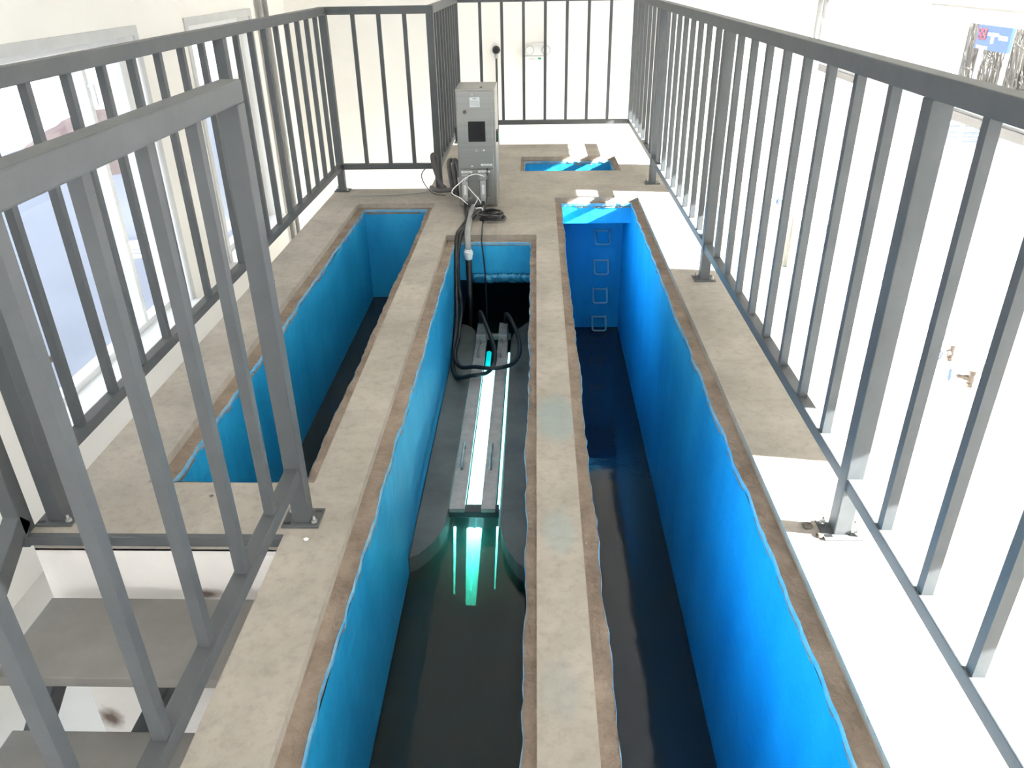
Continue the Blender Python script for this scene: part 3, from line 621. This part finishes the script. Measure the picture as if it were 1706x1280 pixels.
# hoses hung on the railing post
HX, HY = -0.655, 5.69
for lab, pts in (('thick grey hose loop hanging on the left side of the railing post by the cabinet', [(-0.665, 5.68, 0.05), (-0.70, 5.70, 0.08), (-0.735, 5.72, 0.17), (-0.752, 5.73, 0.26), (-0.742, 5.75, 0.275), (-0.73, 5.76, 0.24), (-0.728, 5.76, 0.10)]),
                 ('thick grey hose loop standing between the railing post and the cabinet', [(-0.60, 5.66, -0.0), (-0.612, 5.665, 0.08), (-0.625, 5.67, 0.17), (-0.628, 5.68, 0.235), (-0.61, 5.70, 0.245), (-0.59, 5.71, 0.21), (-0.59, 5.70, 0.06)]),
                 ('dark hose loop pressed against the cabinet side', [(-0.575, 5.64, 0.0), (-0.58, 5.65, 0.08), (-0.592, 5.66, 0.18), (-0.585, 5.67, 0.25), (-0.568, 5.66, 0.235), (-0.552, 5.64, 0.17), (-0.548, 5.63, 0.14)]),
                 ('grey hose bent along the deck around the foot of the railing post', [(-0.77, 5.70, 0.05), (-0.72, 5.63, 0.045), (-0.66, 5.61, 0.05), (-0.61, 5.605, 0.055), (-0.565, 5.60, 0.065)])):
    bm = bm_new(); tube(bm, pts, 0.0165, 10, 6); tag(obj('hose', bm, DARKG, loc=pts[0]), lab, 'hose')
cable('thin grey wire curling out over the white gap beside the hoses', [(-0.755, 5.71, 0.20), (-0.80, 5.70, 0.19), (-0.835, 5.70, 0.14), (-0.82, 5.70, 0.08), (-0.785, 5.70, 0.03), (-0.76, 5.69, 0.012), (-0.72, 5.66, 0.008), (-0.66, 5.63, 0.008)], 0.0038, DARKG, name='wire', cat='wire')
cable('pale wire lying along the deck edge toward the corner railing post', [(-0.76, 5.74, 0.03), (-0.85, 5.72, 0.006), (-1.0, 5.68, 0.005), (-1.15, 5.66, 0.005), (-1.38, 5.66, 0.005)], 0.004, LGREY, name='wire', cat='wire')
# vertical cable riser behind the cabinet up to the black elbow on the end wall
ri = thing('cable_riser', 'thin dark pipe rising behind the cabinet to a black bend on the end wall', 'pipe', (-0.40, 8.46, 0))
bm = bm_new(); cyl(bm, (-0.400, 8.46, ZFLOOR + 0.3), (-0.400, 8.46, 0.70), 0.011, 12); obj('riser_pipe', bm, DARKG, ri)
bm = bm_new(); cyl(bm, (-0.400, 8.46, 0.66), (-0.400, 8.46, 0.715), 0.018, 12); obj('sleeve', bm, LGREY, ri)
bm = bm_new(); lathe(bm, (-0.400, 8.52, 0.735), (-0.400, 8.43, 0.735), [(0, 0.04), (0.6, 0.04), (1, 0.028)], 16); obj('black_bend', bm, BLACK, ri)

# ------------------------------------------------------------------ lamp modules
fr = thing('lamp_rack', 'dark steel rack carrying the two lamp covers across the lamp channel', 'rack', (-0.265, 3.5, -0.6))
one(lambda b: box(b, -0.372, -0.158, 2.645, 2.70, -0.60, -0.569), 'near_crossbar', mat('dark_steel', (0.05, 0.055, 0.06), 0.5, var=0.2), fr, bevel=0.003)
one(lambda b: box(b, -0.372, -0.158, 4.44, 4.475, -0.60, -0.569), 'far_crossbar', GALV, fr, bevel=0.003)
def module(x0, x1, lab):
    m = thing('lamp_module', lab, 'lamp', ((x0 + x1) / 2, 3.5, -0.55))
    c = one(lambda b: box(b, x0, x1, 2.64, 4.48, -0.568, -0.548), 'cover_plate', PLATE, m, bevel=0.003)
    one(lambda b: box(b, x0 + 0.004, x1 - 0.004, 4.30, 4.485, -0.547, -0.50), 'cable_box', GALV, m, bevel=0.004)
    for y in (3.02, 4.18):
        xm = (x0 + x1) / 2 - 0.004
        one(lambda b: tube(b, [(xm, y - 0.09, -0.55), (xm, y - 0.085, -0.515), (xm, y - 0.07, -0.508), (xm, y + 0.07, -0.508), (xm, y + 0.085, -0.515), (xm, y + 0.09, -0.55)], 0.0048, 8, smooth=False), 'handle', GALV, m)
    return m
mL = module(-0.368, -0.302, 'stainless lamp module cover beside the wide bench, left of the glowing gap')
mR = module(-0.233, -0.172, 'stainless lamp module cover beside the middle beam, right of the glowing gap')
one(lambda b: (cyl(b, (-0.283, 2.706, -0.585), (-0.283, 3.98, -0.585), 0.0165, 16)), 'lamp_tube', UV, mL)
one(lambda b: (cyl(b, (-0.2495, 2.706, -0.585), (-0.2495, 3.98, -0.585), 0.0165, 16)), 'lamp_tube', UV, mR)
one(lambda b: (cyl(b, (-0.283, 3.98, -0.585), (-0.283, 4.22, -0.585), 0.015, 16)), 'lamp_end', UVEND, mL)
one(lambda b: (cyl(b, (-0.163, 2.706, -0.60), (-0.163, 4.25, -0.60), 0.0055, 10)), 'side_lamp_tube', UV, mR)
# added glowing rods stand in for lamp light spreading through the water
for x0, x1, yz, zz, ra, m in ((-0.283, -0.277, 2.36, -0.82, 0.0165, mL), (-0.2495, -0.2555, 2.36, -0.82, 0.0165, mR), (-0.350, -0.336, 2.40, -0.80, 0.0055, mL), (-0.166, -0.170, 2.42, -0.79, 0.0045, mR)):
    one(lambda b: tube(b, [(x0, 2.66, -0.655 - ra), ((x0 + x1) / 2, (2.66 + yz) / 2, (zz - 0.67) / 2), (x1, yz, zz)], [ra, ra * 0.85, ra * 0.6], 12, smooth=False), 'water_glow_rod', UVD, m)

# ------------------------------------------------------------------ wall fittings
el = thing('emergency_light', 'white twin head emergency light on the end wall', 'light', (0.005, 8.5, 0.6))
one(lambda b: box(b, -0.115, 0.125, 8.45, 8.5, 0.53, 0.68), 'battery_box', ALU, el, bevel=0.008)
one(lambda b: box(b, -0.085, 0.095, 8.455, 8.5, 0.68, 0.79), 'head_bracket', ALU, el, bevel=0.008)
for x in (-0.065, 0.10):
    h = one(lambda b: lathe(b, (x, 8.49, 0.735), (x, 8.41, 0.735), [(0, 0.035), (0.5, 0.045), (0.95, 0.047), (1, 0.042)], 20), 'lamp_head', GREYF, el)
    one(lambda b: lathe(b, (x, 8.411, 0.735), (x, 8.405, 0.735), [(0, 0.036), (1, 0.030)], 18), 'lens', WPVC, h)
one(lambda b: box(b, 0.02, 0.05, 8.448, 8.451, 0.645, 0.662), 'status_window', GREEN, el)
bm = bm_new()
for k in range(6): box(bm, -0.075 + k * 0.012, -0.068 + k * 0.012, 8.4485, 8.451, 0.648, 0.655)
obj('small_print', bm, INK, el)

def handwheel(b, c, axis, r):
    """six-spoke wheel around axis through c"""
    c = Vector(c); d = Vector(axis).normalized(); q = Vector((0, 0, 1)) if abs(d.z) < 0.9 else Vector((1, 0, 0)); s = d.cross(q).normalized(); u = d.cross(s)
    ring = [c + (s * math.cos(2 * math.pi * i / 20) + u * math.sin(2 * math.pi * i / 20)) * r * (1 + 0.08 * math.cos(6 * 2 * math.pi * i / 20)) for i in range(21)]
    tube(b, ring, r * 0.14, 7, smooth=False, caps=False)
    for i in range(6):
        a = 2 * math.pi * i / 6; tube(b, [c, c + (s * math.cos(a) + u * math.sin(a)) * r], r * 0.09, 6, smooth=False)
    cyl(b, c - d * r * 0.2, c + d * r * 0.2, r * 0.25, 10)
def valve(lab, c, d, wheel_r=0.035, m_wheel=BLUEW, tee=True):
    """gate valve: body at c, stem and wheel toward d"""
    c = Vector(c); d = Vector(d).normalized()
    v = thing('gate_valve', lab, 'valve', tuple(c))
    one(lambda b: (lathe(b, c - Vector((0, 0, 0.05)), c + Vector((0, 0, 0.05)), [(0, 0.022), (0.2, 0.022), (0.22, 0.017), (0.4, 0.024), (0.6, 0.024), (0.78, 0.017), (0.8, 0.022), (1, 0.022)], 12), lathe(b, c, c + d * 0.075, [(0, 0.018), (0.5, 0.016), (0.55, 0.012), (1, 0.011)], 12)), 'valve_body', BRONZE, v)
    one(lambda b: cyl(b, c + d * 0.07, c + d * 0.115, 0.005, 8), 'stem', GALV, v)
    one(lambda b: handwheel(b, c + d * 0.112, d, wheel_r), 'handwheel', m_wheel, v)
    return v
# heating pipe and valves on the left wall
lp = thing('heating_pipe', 'slim grey vertical pipe with a bronze tee on the left wall near the stairs', 'pipe', (XL + 0.06, 3.33, ZFLOOR))
one(lambda b: cyl(b, (XL + 0.06, 3.33, ZFLOOR + 0.01), (XL + 0.06, 3.33, 2.6), 0.013, 12), 'riser_pipe', GREYP, lp)
one(lambda b: (lathe(b, (XL + 0.06, 3.33, -0.30), (XL + 0.06, 3.33, -0.17), [(0, 0.02), (0.2, 0.02), (0.25, 0.024), (0.75, 0.024), (0.8, 0.02), (1, 0.02)], 12), cyl(b, (XL + 0.06, 3.33, -0.235), (XL + 0.06, 3.46, -0.235), 0.017, 12)), 'pipe_tee', BRONZE, lp)
one(lambda b: (cyl(b, (XL + 0.002, 3.25, -0.58), (XL + 0.05, 3.25, -0.58), 0.012, 10), bar(b, (XL + 0.05, 3.25, -0.58), (XL + 0.06, 3.33, -0.585), 0.008, 0.008)), 'pipe_clip', GALV, lp)
valve('small bronze valve with a blue wheel below the pipe tee on the left wall', (XL + 0.06, 3.175, -0.345), (0, 1, 0.0))
one(lambda b: None or cyl(b, (XL + 0.06, 3.175, -0.42), (XL + 0.06, 3.175, -1.0), 0.011, 10), 'valve_pipe', GREYP, bpy.data.objects['gate_valve'])
# right wall
valve('upper blue-wheeled valve of the pair on the right wall near the viewer', (XR - 0.06, 4.18, -0.565), (-1, -0.35, 0.1), 0.034)
valve('lower blue-wheeled valve of the pair on the right wall near the viewer', (XR - 0.06, 3.92, -0.60), (-1, 0.35, 0.05), 0.03)
valve('far blue-wheeled valve on the right wall toward the end wall', (XR - 0.06, 7.50, -0.56), (-1, 0, 0.1), 0.036)
for (y, lab) in ((7.62, 'grey conduit beside the second left window, nearer the viewer'), (7.82, 'grey conduit beside the second left window, nearer the end wall')):
    tag(one(lambda b: cyl(b, (XL + 0.03, y, ZFLOOR), (XL + 0.03, y, ZCEIL), 0.022, 12), 'conduit', GREYP, loc=(XL + 0.03, y, ZFLOOR)), lab, 'conduit')
for (y, lab) in ((6.10, 'pale conduit on the right wall between the windows, nearer the viewer'), (6.24, 'pale conduit on the right wall between the windows, nearer the end wall')):
    tag(one(lambda b: cyl(b, (XR - 0.03, y + 1.35, ZFLOOR), (XR - 0.03, y + 1.35, ZCEIL), 0.02, 12), 'conduit', GREYP, loc=(XR - 0.03, y + 1.35, ZFLOOR)), lab.replace('between the windows', 'above the far valve'), 'conduit')

# ------------------------------------------------------------------ outside
tag(one(lambda b: box(b, -60, 60, -50, 60, -1.9, -1.5), 'ground', SNOW), 'pale open ground outside the windows', 'ground', kind='structure')
tag(one(lambda b: box(b, XL - 0.24, XR + 0.24, YF + 0.26, 34, -1.5, 2.0), 'shade_block_beyond', STUC), 'unseen block beyond the end wall, added to shade the ground outside', 'wall', kind='structure')  # added out of view, height set so its shadow covers the mound
nb = thing('neighbour_building', 'pale grey building seen through the left window', 'building', (-17, 27, -1.5))
one(lambda b: box(b, -19, -16, 22, 33, -1.5, 0.35), 'wall', STUC, nb)
one(lambda b: box(b, -19.3, -15.7, 21.7, 33.3, 0.35, 0.55), 'roof', GREYP, nb)
def mound(bm, cx_, cy_, rx, ry, h, seed, nseg=28, nr=10):
    rr = random.Random(seed); rows = []
    for j in range(nr):
        t = j / nr; row = []
        for i in range(nseg):
            a = 2 * math.pi * i / nseg; r = (1 - t); z = -1.5 + h * (1 - r ** 1.6) * (1 + rr.uniform(-0.05, 0.05))
            row.append(bm.verts.new((cx_ + rx * r * math.cos(a) * (1 + rr.uniform(-0.04, 0.04)), cy_ + ry * r * math.sin(a), z if j else -1.55)))
        rows.append(row)
    top = bm.verts.new((cx_, cy_, -1.5 + h))
    for A, B in zip(rows, rows[1:]):
        for i in range(nseg): bm.faces.new((A[i], A[(i + 1) % nseg], B[(i + 1) % nseg], B[i]))
    for i in range(nseg): bm.faces.new((rows[-1][i], rows[-1][(i + 1) % nseg], top))
bm = bm_new(); mound(bm, -8.0, 14.7, 1.6, 2.3, 0.78, 4)
tag(obj('earth_mound', bm, PINK, smooth=True, loc=(-8.0, 14.7, -1.5)), 'reddish earth mound seen through the left window', 'mound')
# dry brush behind the right windows
def brush(cx_, cy_, w, h, seed, lab):
    rr = random.Random(seed); bm = bm_new()
    for _ in range(90):
        x, y = cx_ + rr.uniform(-0.35, 0.35), cy_ + rr.uniform(-w, w); a = Vector((x, y, -1.52)); p = [a]
        for s in range(3):
            a = a + Vector((rr.uniform(-0.15, 0.15), rr.uniform(-0.16, 0.16), h / 3 * rr.uniform(0.6, 1.15)))
            a.y = min(max(a.y, cy_ - w - 0.1), cy_ + w + 0.1); p.append(a)
        tube(bm, p, [0.03, 0.02, 0.01], 4, 2)
        for s in range(3):
            q = p[rr.choice((1, 2, 3))]; e = q + Vector((rr.uniform(-0.3, 0.3), rr.uniform(-0.35, 0.35), rr.uniform(0.1, 0.4)))
            e.y = min(max(e.y, cy_ - w - 0.1), cy_ + w + 0.1); tube(bm, [q, e], 0.011, 4, smooth=False)
    return tag(obj('dry_shrub', bm, TWIG, loc=(cx_, cy_, -1.5)), lab, 'shrub')
for i, (x, y, w, h, lab) in enumerate(((10.4, 20.3, 1.0, 2.9, 'dry brown shrub seen outside the right window, left of the blue sign'), (10.2, 17.9, 1.0, 2.5, 'dry brown shrub seen outside the right window, behind the blue sign'), (10.0, 15.5, 1.0, 2.9, 'dry brown shrub seen outside the right window, right of the blue sign'))):
    brush(x, y, w, h, 30 + i, lab)
SX = 7.0
SY0, SY1, SZ0, SZ1 = 12.72, 13.70, 0.225, 0.58
sg = thing('blue_sign', 'blue sign with a white T and red emblem outside the right window', 'sign', (SX, (SY0 + SY1) / 2, -1.5))
one(lambda b: box(b, SX, SX + 0.05, SY0, SY1, SZ0, SZ1), 'board', SIGNB, sg)
for y in (SY0 + 0.1, SY1 - 0.1): one(lambda b: box(b, SX + 0.05, SX + 0.10, y - 0.025, y + 0.025, -1.5, SZ1), 'leg', GREYP, sg)
def tee(b):
    ym = 13.20; box(b, SX - 0.010, SX, ym - 0.15, ym + 0.15, 0.43, 0.475); box(b, SX - 0.010, SX, ym - 0.035, ym + 0.035, 0.33, 0.43)
one(tee, 'letter', WPVC, sg)
def emb(b):
    for i in range(2):
        for j in range(2): tube(b, [(SX - 0.004, 13.46 + 0.13 * i + 0.05 * math.cos(a), 0.40 + 0.085 * j + 0.032 * math.sin(a)) for a in [2 * math.pi * q / 12 for q in range(13)]], 0.016, 6, smooth=False, caps=False)
one(emb, 'emblem', SIGNR, sg)
def small(b):
    for k in range(5): box(b, SX - 0.008, SX, 13.30 + 0.07 * k, 13.34 + 0.07 * k, 0.235, 0.275)
    for k in range(3): box(b, SX - 0.008, SX, 12.78 + 0.09 * k, 12.84 + 0.09 * k, 0.39, 0.45)
one(small, 'small_marks', WPVC, sg)

# crumbs of broken mortar on the deck
def lump(c, r, seed, m, lab):
    rr = random.Random(seed); bm = bm_new(); bmesh.ops.create_icosphere(bm, subdivisions=2, radius=r)
    for v in bm.verts: v.co = Vector((v.co.x * rr.uniform(0.8, 1.3), v.co.y * rr.uniform(0.7, 1.1), max(v.co.z * rr.uniform(0.4, 0.7), -r * 0.3))) + Vector((c[0], c[1], r * 0.3))
    tag(obj('mortar_lump', bm, m, loc=(c[0], c[1], 0)), lab, 'rubble')
DEB = mat('dark_mortar', (0.07, 0.06, 0.05), 0.95, scale=40, col2=(0.16, 0.14, 0.12))
lump((0.800, 1.845), 0.016, 1, DEB, 'dark mortar lump in the shadow strip beside the second deck post on the sunny side')
lump((0.822, 1.800), 0.012, 2, DEB, 'smaller dark mortar lump against the foot of the second deck post on the sunny side')
lump((0.945, 1.855), 0.011, 3, DEB, 'dark mortar crumb between the sunny deck post and the deck edge')
lump((-1.03 + 0.0, 1.98), 0.006, 4, DEB, 'tiny dark crumb on the landing at the stair head')
lump((-0.672, 1.77), 0.008, 5, WPVC, 'small white crumb on the deck in front of the stair guard post')
